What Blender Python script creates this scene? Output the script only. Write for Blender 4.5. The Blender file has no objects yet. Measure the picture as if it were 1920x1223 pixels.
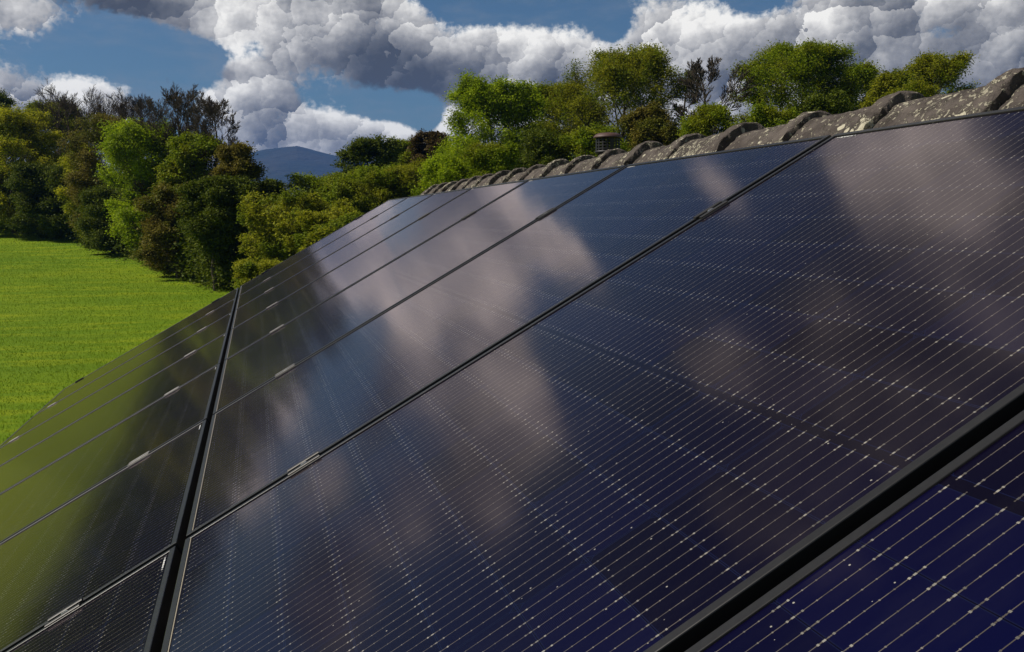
import bpy, bmesh, math, random
import numpy as np
from mathutils import Vector, Matrix
R = math.radians
sc = bpy.context.scene
COL = sc.collection

# ------------------------------------------------------------------ camera
CAM = np.array([0.13748, -8.72702, 4.77370])
FWD = np.array([0.25307618, 0.96130379, -0.10884608])
RGT = np.array([0.96706073, -0.25454544, 0.00040916])
DWN = np.array([-0.02731295, -0.10536432, -0.99405853])
FPX = 1820.35            # focal length in pixels of the 1920 px wide photograph
cd = bpy.data.cameras.new("camera"); cam = bpy.data.objects.new("camera", cd); COL.objects.link(cam)
m = Matrix(((RGT[0], -DWN[0], -FWD[0], CAM[0]), (RGT[1], -DWN[1], -FWD[1], CAM[1]), (RGT[2], -DWN[2], -FWD[2], CAM[2]), (0, 0, 0, 1)))
cam.matrix_world = m
cd.sensor_width = 36; cd.lens = 36 * FPX / 1920; cd.clip_start = 0.05; cd.clip_end = 30000
sc.camera = cam

# ------------------------------------------------------------------ node helpers
class N:
    """small expression wrapper round shader sockets"""
    nt = None
    def __init__(s, sock): s.s = sock
    @staticmethod
    def math(op, a, b=None, c=None, clamp=False):
        n = N.nt.nodes.new("ShaderNodeMath"); n.operation = op; n.use_clamp = clamp
        for i, v in enumerate((a, b, c)):
            if v is None: continue
            if isinstance(v, N): N.nt.links.new(v.s, n.inputs[i])
            else: n.inputs[i].default_value = v
        return N(n.outputs[0])
    def __add__(a, b): return N.math('ADD', a, b)
    __radd__ = __add__
    def __sub__(a, b): return N.math('SUBTRACT', a, b)
    def __rsub__(a, b): return N.math('SUBTRACT', b, a)
    def __mul__(a, b): return N.math('MULTIPLY', a, b)
    __rmul__ = __mul__
    def __truediv__(a, b): return N.math('DIVIDE', a, b)
    def __neg__(a): return N.math('MULTIPLY', a, -1.0)
def mth(op, a, b=None, c=None, clamp=False): return N.math(op, a, b, c, clamp)
def lt(a, b): return mth('LESS_THAN', a, b)
def gt(a, b): return mth('GREATER_THAN', a, b)
def absn(a): return mth('ABSOLUTE', a)
def fract(a): return mth('FRACT', a)
def floor(a): return mth('FLOOR', a)
def mx(a, b): return mth('MAXIMUM', a, b)
def mn(a, b): return mth('MINIMUM', a, b)
def smooth(x, a, b):
    n = N.nt.nodes.new("ShaderNodeMapRange"); n.interpolation_type = 'SMOOTHSTEP'; n.clamp = True
    N.nt.links.new(x.s, n.inputs[0]); n.inputs[1].default_value = a; n.inputs[2].default_value = b
    return N(n.outputs[0])
def lin(x, a, b, c=0.0, d=1.0):
    n = N.nt.nodes.new("ShaderNodeMapRange"); n.clamp = True
    N.nt.links.new(x.s, n.inputs[0])
    for i, v in enumerate((a, b, c, d)): n.inputs[i + 1].default_value = v
    return N(n.outputs[0])
def combine(x, y, z=0.0):
    n = N.nt.nodes.new("ShaderNodeCombineXYZ")
    for i, v in enumerate((x, y, z)):
        if isinstance(v, N): N.nt.links.new(v.s, n.inputs[i])
        else: n.inputs[i].default_value = v
    return N(n.outputs[0])
def separate(v):
    n = N.nt.nodes.new("ShaderNodeSeparateXYZ"); N.nt.links.new(v.s, n.inputs[0]); return [N(o) for o in n.outputs]
def vscale(v, s):
    n = N.nt.nodes.new("ShaderNodeVectorMath"); n.operation = 'MULTIPLY'; N.nt.links.new(v.s, n.inputs[0]); n.inputs[1].default_value = s; return N(n.outputs[0])
def vadd(a, b):
    n = N.nt.nodes.new("ShaderNodeVectorMath"); n.operation = 'ADD'
    for i, v in enumerate((a, b)):
        if isinstance(v, N): N.nt.links.new(v.s, n.inputs[i])
        else: n.inputs[i].default_value = v
    return N(n.outputs[0])
def noise(v, scale=1.0, detail=4.0, rough=0.5, dist=0.0, lac=2.0):
    n = N.nt.nodes.new("ShaderNodeTexNoise"); N.nt.links.new(v.s, n.inputs['Vector'])
    n.inputs['Scale'].default_value = scale; n.inputs['Detail'].default_value = detail
    n.inputs['Roughness'].default_value = rough; n.inputs['Distortion'].default_value = dist; n.inputs['Lacunarity'].default_value = lac
    return N(n.outputs['Fac'])
def voronoi(v, scale=1.0, feature='F1', out='Distance', smoothness=None):
    n = N.nt.nodes.new("ShaderNodeTexVoronoi"); n.feature = feature; N.nt.links.new(v.s, n.inputs['Vector']); n.inputs['Scale'].default_value = scale
    if smoothness is not None and 'Smoothness' in n.inputs: n.inputs['Smoothness'].default_value = smoothness
    return N(n.outputs[out])
def white(v):
    n = N.nt.nodes.new("ShaderNodeTexWhiteNoise"); n.noise_dimensions = '3D'; N.nt.links.new(v.s, n.inputs['Vector']); return N(n.outputs['Value'])
def mixc(f, a, b):
    n = N.nt.nodes.new("ShaderNodeMix"); n.data_type = 'RGBA'
    ins = [i for i in n.inputs if i.enabled or True]
    fs = n.inputs[0]; A = n.inputs[6]; B = n.inputs[7]
    for sock, v in ((fs, f), (A, a), (B, b)):
        if isinstance(v, N): N.nt.links.new(v.s, sock)
        elif sock is fs: sock.default_value = v
        else: sock.default_value = (*v, 1) if len(v) == 3 else v
    return N(n.outputs[2])
def objco():
    n = N.nt.nodes.new("ShaderNodeTexCoord"); return N(n.outputs['Object'])
def genpos():
    n = N.nt.nodes.new("ShaderNodeNewGeometry"); return N(n.outputs['Position'])
def new_mat(name):
    mt = bpy.data.materials.new(name); mt.use_nodes = True; N.nt = mt.node_tree
    b = mt.node_tree.nodes.get("Principled BSDF"); return mt, b
def setin(b, name, v):
    s = b.inputs[name]
    if isinstance(v, N): N.nt.links.new(v.s, s)
    elif isinstance(v, tuple) and len(v) == 3 and s.type == 'RGBA': s.default_value = (*v, 1)
    else: s.default_value = v
def bump(b, h, strength=0.5, dist=0.01):
    n = N.nt.nodes.new("ShaderNodeBump"); n.inputs['Strength'].default_value = strength; n.inputs['Distance'].default_value = dist
    N.nt.links.new(h.s, n.inputs['Height']); N.nt.links.new(n.outputs[0], b.inputs['Normal'])

# ------------------------------------------------------------------ world: Nishita sky with cumulus
SUN_AZ, SUN_EL = -80.0, 45.0      # degrees, azimuth measured from +Y towards +X
w = bpy.data.worlds.new("World"); sc.world = w; w.use_nodes = True
nt = w.node_tree; N.nt = nt; nt.nodes.clear()
sky = nt.nodes.new("ShaderNodeTexSky"); sky.sky_type = 'NISHITA'; sky.sun_disc = False
sky.sun_elevation = R(SUN_EL); sky.sun_rotation = R(SUN_AZ); sky.altitude = 200; sky.air_density = 1.0; sky.dust_density = 0.6; sky.ozone_density = 2.5
co = N(nt.nodes.new("ShaderNodeTexCoord").outputs['Generated'])
dx, dy, dz = separate(co)
az = mth('ARCTAN2', dx, dy) * 57.29578
el = mth('ARCSINE', dz) * 57.29578
# every cloud bank: azimuth, elevation, half widths, weight, base tone (-1 dark bank .. +1 bright bank)
CLOUDS = [
 (-13.5, 6.3, 4.6, 1.8, 1.2, .5), (-8.4, 5.9, 2.2, 1.5, 1.25, .8),
 (1.2, 7.2, 2.4, 2.6, 1.1, 1.0), (2.8, 4.8, 4.6, 1.7, 1.1, -.2), (7.0, 4.6, 2.2, 1.2, 1.0, .1), (-1.8, 6.6, 1.6, 1.0, .8, .7),
 (-2.2, 10.9, 3.2, 1.4, 1.0, .2), (3.0, 10.6, 4.4, 1.9, 1.1, .7), (7.6, 10.4, 3.4, 2.2, 1.1, -.5), (8.8, 8.3, 3.0, 1.5, 1.2, -1.5), (-11.0, 10.3, 3.0, 1.1, .80, .6),
 (-5.8, 11.6, 3.2, .9, 1.2, -1.7), (-.9, 8.1, 1.1, .6, .62, -1.3), (-4.3, 7.7, .55, .5, .6, -1.3),
 (13.4, 9.6, 2.2, 1.9, 1.1, 1.0), (16.6, 9.0, 2.8, 2.2, 1.1, .2), (19.5, 7.4, 3.0, 2.0, 1.1, -.6), (12.5, 7.4, 2.0, 1.2, .9, -.9), (11.2, 5.9, .8, 1.1, .95, 1.1),
 (23.3, 9.8, 2.8, 2.8, 1.15, .8), (27.2, 8.8, 3.0, 2.6, 1.1, .6), (31.0, 9.5, 3.0, 2.6, 1.1, .2), (36.0, 9.6, 4.0, 3.2, 1.15, -.4), (41.5, 9.8, 4.0, 3.4, 1.15, -.2),
 (12.0, 4.6, 9.0, 1.4, .7, .0), (2.5, 3.2, 6.0, 1.3, .95, .6), (-12.0, 3.0, 9.0, 1.2, .8, .0), (30.0, 5.0, 14.0, 2.4, .9, .1),
 # above the photograph's top edge: what the panels mirror
 (3.5, 13.8, 5.2, 2.6, 1.1, .6), (15.8, 21.5, 1.3, 3.0, .95, .9), (22.5, 29.5, 4.2, 6.0, 1.15, .9), (30.0, 20.0, 7.0, 7.0, 1.0, .3),
 (7.6, 16.5, 1.5, 3.0, 1.0, .9), (-2.0, 17.6, 3.4, 3.4, 1.0, .3), (-7.0, 18.0, 6.0, 4.6, 1.1, -.1), (6.5, 27.0, 2.2, 6.0, 1.0, .1), (-16.5, 13.5, 5.0, 3.2, 1.05, -1.1),
 (10.5, 31.0, 4.0, 4.6, .9, -.5), (6.0, 36.0, 9.0, 5.0, .85, -1.0), (19.0, 37.0, 8.0, 5.0, .85, -.9), (26.0, 24.0, 4.0, 5.0, .9, -.3), (-1.0, 34.0, 3.0, 4.2, .9, -.6), (-30.0, 20.0, 8.0, 6.0, .9, -.6), (20.0, 42.0, 5.0, 4.0, .8, .0),
 (-60, 22, 16, 9, 1.0, .3), (-95, 35, 18, 12, .8, .3), (60, 20, 16, 9, 1.0, .1), (90, 30, 20, 12, 1.0, .1), (130, 20, 25, 10, 1.0, .1), (-140, 20, 25, 10, 1.0, .1), (170, 40, 25, 14, 1.0, .1),
]
cov = None; tone = None; hgt = None
for (a0, e0, sa, se, wt, tn) in CLOUDS:
    u_ = (az - a0) * (1 / sa); v_ = (el - e0) * (1 / se)
    g = mth('EXPONENT', -(u_ * u_ + v_ * v_)) * wt
    cov = g if cov is None else cov + g
    t_ = g * tn; tone = t_ if tone is None else tone + t_
    h_ = g * v_; hgt = h_ if hgt is None else hgt + h_
HOLES = [(8.2, 6.3, 3.0, .85, 1.1), (9.6, 5.4, 1.0, .9, .8), (28.6, 12.2, 1.6, 1.1, 1.2), (13.0, 12.6, 3.4, 1.3, 1.2), (-2.6, 8.8, 1.6, .8, .7), (-5.5, 9.0, 3.0, 1.2, .9), (.3, 9.6, .9, .8, .7), (20.6, 10.9, .9, .9, .8),
 (38.3, 9.7, 1.4, .7, .7), (11.5, 18.0, 3.0, 3.4, 1.0), (18.6, 24.5, 1.3, 3.0, .9), (2.0, 22.5, 2.4, 3.4, 1.0), (9.8, 24.0, 1.6, 3.6, .9), (-6.0, 24.0, 3.0, 2.4, .9)]
for (a0, e0, sa, se, wt) in HOLES:
    u_ = (az - a0) * (1 / sa); v_ = (el - e0) * (1 / se); cov = cov - mth('EXPONENT', -(u_ * u_ + v_ * v_)) * wt
tone = tone / (mx(cov, 0.0) + .25); hgt = hgt / (mx(cov, 0.0) + .25)
P = combine(az, el * 1.15, 0.0)
def noise2(v, scale, detail=0.0, rough=.5, col=False):
    n = N.nt.nodes.new("ShaderNodeTexNoise"); n.noise_dimensions = '2D'; N.nt.links.new(v.s, n.inputs['Vector'])
    n.inputs['Scale'].default_value = scale; n.inputs['Detail'].default_value = detail; n.inputs['Roughness'].default_value = rough
    return N(n.outputs['Color' if col else 'Fac'])
def warped(amp, scale, det):
    return vadd(P, vscale(vadd(noise2(P, scale, det, .55, True), (-.5, -.5, 0.0)), (amp, amp, 0.0)))
LX, LY = -.64, .77                       # where the sun stands, seen across the sky
def puff(v, freq, seed):
    """one size of round cloud head: height of the dome and how far it is turned to the sun"""
    n = N.nt.nodes.new("ShaderNodeTexVoronoi"); n.voronoi_dimensions = '2D'; n.feature = 'F1'
    sh = vadd(v, (seed, seed * .37, 0.0)); N.nt.links.new(sh.s, n.inputs['Vector']); n.inputs['Scale'].default_value = freq; n.inputs['Randomness'].default_value = .95
    sc_ = N.nt.nodes.new("ShaderNodeVectorMath"); sc_.operation = 'SCALE'; N.nt.links.new(sh.s, sc_.inputs[0]); sc_.inputs['Scale'].default_value = 1.0
    px_, py_, _ = separate(sh); qx, qy, _ = separate(N(n.outputs['Position']))
    d = N(n.outputs['Distance']); dome = 1.0 - d * d * 1.6
    lit = ((px_ - qx) * LX + (py_ - qy) * LY) * (freq * 1.5)
    return dome, lit
w1 = warped(3.2, .35, 5.0); w2 = warped(1.7, .9, 5.0); w3 = warped(.9, 1.8, 4.0)
dome = None; lit = None
for (v, f, sd_, ad, al) in ((w1, .20, 3.1, .52, .80), (w2, .48, 9.4, .30, .44), (w3, 1.10, 21.7, .12, .10), (w3, 2.6, 40.3, .04, .025)):
    d_, l_ = puff(v, f, sd_); dome = d_ * ad if dome is None else dome + d_ * ad; lit = l_ * al if lit is None else lit + l_ * al
fine = noise2(P, 2.4, 5.0, .6) - .5
nb = noise2(P, .24, 4.0, .55)
dens = mn(cov, 1.25) * 1.2 + dome * .62 + (nb - .5) * .9 + fine * .80 - 1.06
alpha = smooth(dens, -.14, .46)
thin = 1.0 - smooth(dens, .0, .5)
body = .55 + lit * .27 + fine * .20 + tone * .40 + hgt * .34 + (nb - .5) * 1.2 + thin * .08
body = lin(body, .0, 1.0, .0, 1.0)
cr = nt.nodes.new("ShaderNodeValToRGB"); nt.links.new(body.s, cr.inputs[0])
e = cr.color_ramp.elements
e[0].position = 0.0; e[0].color = (.070, .074, .082, 1)
e[1].position = 1.0; e[1].color = (.98, .96, .91, 1)
for p_, c_ in ((.25, (.135, .140, .150)), (.50, (.30, .30, .305)), (.75, (.58, .57, .555))):
    x = e.new(p_); x.color = (*c_, 1)
skyc = N(nt.nodes.new("ShaderNodeVectorMath").outputs[0]); vm = skyc.s.node; vm.operation = 'MULTIPLY'
nt.links.new(sky.outputs[0], vm.inputs[0]); vm.inputs[1].default_value = (.037, .047, .053)
skyc = mixc(smooth(el, 15.0, 38.0) * .75, skyc, (.026, .023, .045))
veil = noise2(vscale(P, (.6, 1.5, 1.0)), .30, 5.0, .6) + lin(el, 0.0, 7.0, .45, 0.0) 
skyv = mixc(smooth(veil, .40, .85) * (1.0 - smooth(el, 12.0, 17.0)) * .55, skyc, (.21, .255, .31))
final = mixc(alpha, skyv, N(cr.outputs[0]))
lowf = mixc(gt(dz, -.01), (.05, .06, .03), final)
bg = nt.nodes.new("ShaderNodeBackground"); bg.inputs[1].default_value = 1.0
nt.links.new(lowf.s, bg.inputs[0])
wo = nt.nodes.new("ShaderNodeOutputWorld"); nt.links.new(bg.outputs[0], wo.inputs[0])
w.cycles.sampling_method = 'MANUAL'; w.cycles.sample_map_resolution = 1024

sd = bpy.data.lights.new("sun", 'SUN'); sd.energy = 4.8; sd.angle = R(.55); sd.color = (1.0, .93, .82)
sun = bpy.data.objects.new("sun", sd); COL.objects.link(sun)
sdir = Vector((math.sin(R(SUN_AZ)) * math.cos(R(SUN_EL)), math.cos(R(SUN_AZ)) * math.cos(R(SUN_EL)), math.sin(R(SUN_EL))))
sun.rotation_euler = sdir.to_track_quat('Z', 'Y').to_euler(); sun.location = (-60, 30, 60)
sc.view_settings.view_transform = 'Standard'; sc.view_settings.look = 'None'; sc.view_settings.gamma = 1; sc.view_settings.use_curve_mapping = False
sc.view_settings.exposure = 0.12
sc.cycles.max_bounces = 8; sc.cycles.transparent_max_bounces = 8; sc.cycles.glossy_bounces = 4; sc.cycles.diffuse_bounces = 3
sc.cycles.use_denoising = True
sc.render.film_transparent = False

# ------------------------------------------------------------------ object helpers
def tag(o, label=None, cat=None, group=None, kind=None):
    if label: o['label'] = label
    if cat: o['category'] = cat
    if group: o['group'] = group
    if kind: o['kind'] = kind
    return o
def empty(name, loc, rot=(0, 0, 0)):
    o = bpy.data.objects.new(name, None); o.empty_display_size = .2; COL.objects.link(o); o.location = loc; o.rotation_euler = rot; return o
def link(name, me, mat=None, parent=None, loc=None, rot=None):
    o = bpy.data.objects.new(name, me); COL.objects.link(o)
    if mat and not me.materials:
        me.materials.append(mat)
    if parent: o.parent = parent
    if loc is not None: o.location = loc
    if rot is not None: o.rotation_euler = rot
    return o
def np_mesh(name, V, F, smooth_=False):
    """F: (n,4) or (n,3) int array, or a list of such arrays"""
    me = bpy.data.meshes.new(name); V = np.asarray(V, dtype=np.float32)
    Fs = F if isinstance(F, list) else [F]
    Fs = [np.asarray(f, dtype=np.int32) for f in Fs if len(f)]
    nl = sum(f.size for f in Fs); nf = sum(len(f) for f in Fs)
    me.vertices.add(len(V)); me.vertices.foreach_set('co', V.ravel())
    me.loops.add(nl); me.loops.foreach_set('vertex_index', np.concatenate([f.ravel() for f in Fs]))
    me.polygons.add(nf)
    tot = np.concatenate([np.full(len(f), f.shape[1], np.int32) for f in Fs])
    st = np.concatenate([[0], np.cumsum(tot)[:-1]]).astype(np.int32)
    me.polygons.foreach_set('loop_start', st)
    try: me.polygons.foreach_set('loop_total', tot)
    except Exception: pass
    if smooth_: me.polygons.foreach_set('use_smooth', np.ones(nf, bool))
    me.update(calc_edges=True); me.validate()
    return me
class MB:
    def __init__(s): s.v = []; s.f = []
    def add(s, vs, fs):
        k = len(s.v); s.v += [tuple(v) for v in vs]; s.f += [tuple(i + k for i in f) for f in fs]
    def box(s, x0, x1, y0, y1, z0, z1, bev=0.0):
        vs = [(x, y, z) for z in (z0, z1) for y in (y0, y1) for x in (x0, x1)]
        s.add(vs, [(0, 2, 3, 1), (4, 5, 7, 6), (0, 1, 5, 4), (2, 6, 7, 3), (0, 4, 6, 2), (1, 3, 7, 5)])
    def prism(s, prof, y0, y1, closed=True):
        """profile in x,z swept along y"""
        n = len(prof); vs = [(x, y0, z) for x, z in prof] + [(x, y1, z) for x, z in prof]
        fs = [(i, (i + 1) % n, n + (i + 1) % n, n + i) for i in range(n if closed else n - 1)]
        if closed: fs += [tuple(range(n))[::-1], tuple(range(n, 2 * n))]
        s.add(vs, fs)
    def prism_x(s, prof, x0, x1):
        n = len(prof); vs = [(x0, y, z) for y, z in prof] + [(x1, y, z) for y, z in prof]
        s.add(vs, [(i, (i + 1) % n, n + (i + 1) % n, n + i) for i in range(n)] + [tuple(range(n))[::-1], tuple(range(n, 2 * n))])
    def lathe(s, prof, seg=24, c=(0, 0, 0), cap=True):
        vs = []; fs = []
        for r_, z in prof:
            for k in range(seg):
                t = 2 * math.pi * k / seg; vs.append((c[0] + r_ * math.cos(t), c[1] + r_ * math.sin(t), c[2] + z))
        for i in range(len(prof) - 1):
            for k in range(seg):
                a = i * seg + k; b = i * seg + (k + 1) % seg; fs.append((a, b, b + seg, a + seg))
        if cap: fs.append(tuple(range(seg))[::-1]); fs.append(tuple((len(prof) - 1) * seg + k for k in range(seg)))
        s.add(vs, fs)
    def mesh(s, name, smooth_=False):
        me = bpy.data.meshes.new(name); me.from_pydata(s.v, [], s.f); me.update()
        bm = bmesh.new(); bm.from_mesh(me); bmesh.ops.recalc_face_normals(bm, faces=bm.faces); bm.to_mesh(me); bm.free()
        if smooth_: me.polygons.foreach_set('use_smooth', [True] * len(me.polygons))
        return me

# roof frame: u runs along the ridge towards the camera, v up the slope, n out of the roof
PITCH = R(30); cP, sP = math.cos(PITCH), math.sin(PITCH); O = np.array([0, 0, 4.2])
def Wd(u, v, n=0.0): return (v * cP - n * sP, -u, 4.2 + v * sP + n * cP)
ROT = (0, -PITCH, 0)

def terrain(x, y):
    x = np.asarray(x, float); y = np.asarray(y, float)
    z = .085 * 12 * np.log1p(np.exp(np.clip((y - 60) / 12, -30, 30)))
    far = np.hypot(x, y)
    z = np.where(z > 4.0, 4.0 + 3.0 * np.tanh((z - 4.0) / 3.0), z)
    z = z + .12 * np.sin(x * .11 + 1.3) * np.sin(y * .09) * np.clip((y - 12) / 20, 0, 1) + .05 * np.sin(x * .31 + y * .2)* np.clip((y - 12) / 20, 0, 1)
    return z
def pix_ray(x, y):
    return FWD + RGT * ((x - 960) / FPX) + DWN * ((y - 611.5) / FPX)
def at(px, d):
    """ground position seen in photo column px at depth d (metres)"""
    p = CAM + pix_ray(px, 412) * d
    return float(p[0]), float(p[1]), float(terrain(p[0], p[1]))
def height_at(px, py, d): return float((CAM + pix_ray(px, py) * d)[2])

# ------------------------------------------------------------------ ground
def build_ground():
    g = np.concatenate([-np.geomspace(12000, 60, 26), np.linspace(-58, 58, 117), np.geomspace(60, 12000, 26)])
    gy = np.concatenate([-np.geomspace(12000, 20, 16), np.linspace(-19, 140, 213), np.geomspace(142, 14000, 34)])
    X, Y = np.meshgrid(g, gy); Z = terrain(X, Y)
    V = np.stack([X, Y, Z], -1).reshape(-1, 3); nx = len(g); ny = len(gy)
    i, j = np.meshgrid(np.arange(nx - 1), np.arange(ny - 1)); a = (j * nx + i).ravel()
    me = np_mesh("meadow", V, np.stack([a, a + 1, a + nx + 1, a + nx], 1), True)
    mt, b = new_mat("meadow_grass")
    p = genpos()
    big = noise(p, .06, 4, .55); mid = noise(vscale(p, (.35, 1.3, 1.0)), .55, 6, .68); fine = noise(vscale(p, (.8, 2.2, 1.0)), 4.5, 5, .75)
    c = mixc(smooth(big, .35, .68), (.112, .200, .002), (.162, .240, .003))
    c = mixc(smooth(mid, .45, .68) * .8, c, (.235, .290, .004))
    c = mixc(smooth(fine, .55, .75) * .45, c, (.090, .175, .002))
    c = mixc(smooth(noise(vscale(p, (.25, .8, 1.0)), .35, 4, .6), .50, .66) * .45, c, (.085, .165, .002))
    setin(b, 'Base Color', c); setin(b, 'Roughness', .9); setin(b, 'Specular IOR Level', .15)
    bump(b, fine * .6 + mid * 1.2, .9, .12)
    o = link("meadow", me, mt); tag(o, kind='structure')
build_ground()

def build_grass():
    rng = np.random.default_rng(5)
    n = 200000
    d = 12 + (95 - 12) * rng.random(n) ** 1.35
    px = -160 + 700 * rng.random(n)
    x = CAM[0] + (FWD[0] + RGT[0] * (px - 960) / FPX) * d; y = CAM[1] + (FWD[1] + RGT[1] * (px - 960) / FPX) * d
    z = terrain(x, y)
    h = (.014 + .028 * rng.random(n) ** 2) * (1 + d / 50); a = rng.random(n) * 6.283; wd = h * .22
    c, s = np.cos(a), np.sin(a); lean = rng.normal(0, .45, (n, 2)) * h[:, None]
    V = np.empty((n, 3, 3)); V[:, 0] = np.stack([x - c * wd, y - s * wd, z - .01], 1); V[:, 1] = np.stack([x + c * wd, y + s * wd, z - .01], 1)
    V[:, 2] = np.stack([x + lean[:, 0], y + lean[:, 1], z + h], 1)
    me = np_mesh("grass_tufts", V.reshape(-1, 3), np.arange(3 * n).reshape(-1, 3))
    mt = leaf_mat("grass_blades", (.105, .190, .002), (.168, .240, .003), .3)
    o = link("grass_tufts", me, mt); tag(o, kind='stuff', label='short bright green grass growing over the sloping meadow', cat='grass')

def leaf_mat(name, c1, c2, trans=.35, patch=.0, c3=None):
    mt, b = new_mat(name)
    g = N.nt.nodes.new("ShaderNodeNewGeometry"); rnd = N(g.outputs['Random Per Island'])
    c = mixc(rnd, c1, c2)
    if c3:
        p = objco(); c = mixc(smooth(noise(p, .55, 2, .5), .45, .62) * .85, c, c3)
    setin(b, 'Base Color', c); setin(b, 'Roughness', .6); setin(b, 'Specular IOR Level', .10)
    t = N.nt.nodes.new("ShaderNodeBsdfTranslucent"); N.nt.links.new(c.s, t.inputs[0])
    mixs = N.nt.nodes.new("ShaderNodeMixShader"); mixs.inputs[0].default_value = trans
    N.nt.links.new(b.outputs[0], mixs.inputs[1]); N.nt.links.new(t.outputs[0], mixs.inputs[2])
    N.nt.links.new(mixs.outputs[0], N.nt.nodes['Material Output'].inputs[0]); return mt
build_grass()

def bark_mat(name, c1, c2):
    mt, b = new_mat(name); p = objco()
    c = mixc(noise(vscale(p, (1, 1, .3)), 5, 5, .6), c1, c2); setin(b, 'Base Color', c); setin(b, 'Roughness', .9); setin(b, 'Specular IOR Level', .1)
    return mt
BARK = bark_mat("tree_bark", (.045, .038, .028), (.12, .10, .075))
BARKD = bark_mat("dark_twigs", (.050, .040, .030), (.105, .085, .062))

# ------------------------------------------------------------------ mountain
def build_mountain():
    # skyline: photo columns and rows turned into bearings at 4.2 km
    pts = [(300, 372), (380, 335), (430, 305), (475, 287), (500, 281.5), (525, 278.5), (545, 276.3), (556, 275.6), (559, 274.6), (566, 276.2), (580, 279.5), (592, 283), (615, 289), (650, 297), (700, 309), (760, 325), (840, 345), (960, 372), (1150, 395)]
    D = 4200.0
    xs = np.linspace(pts[0][0], pts[-1][0], 260); ys = np.interp(xs, [p[0] for p in pts], [p[1] for p in pts])
    YS = np.convolve(np.pad(ys, 20, mode='edge'), np.ones(41) / 41, 'valid')
    rng = np.random.default_rng(3)
    rows = np.linspace(0, 1, 34); V = []
    for k, t in enumerate(np.concatenate([-rows[1:][::-1] * .9, rows])):
        for x, y in zip(xs, ys):
            d = D + 1500 * t; kk = min(1, abs(t) * 4); x_ = x
            q = CAM + pix_ray(x, 412) * d; top = height_at(x, y * (1 - kk) + float(np.interp(x, xs, YS)) * kk, D)
            prof = (1 - abs(t)) ** 1.35 if t < 0 else (1 - t) ** 1.5
            h = top * prof + 26 * math.sin(q[0] * .006 + t * 5) * math.sin(q[0] * .0023 + 7 * t) * (1 - abs(t)) * min(1, abs(t) * 5)
            V.append((q[0], q[1], max(h, -5)))
    nx = len(xs); ny = 67; i, j = np.meshgrid(np.arange(nx - 1), np.arange(ny - 1)); a = (j * nx + i).ravel()
    me = np_mesh("mountain", V, np.stack([a, a + 1, a + nx + 1, a + nx], 1), True)
    mt, b = new_mat("moorland"); p = genpos()
    c = mixc(smooth(noise(p, .004, 6, .6), .4, .65), (.012, .022, .016), (.030, .032, .022))
    setin(b, 'Base Color', c); setin(b, 'Roughness', 1.0); bump(b, noise(p, .01, 5, .6), 1.0, 25)
    tag(link("mountain", me, mt), kind='structure')
build_mountain()

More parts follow.
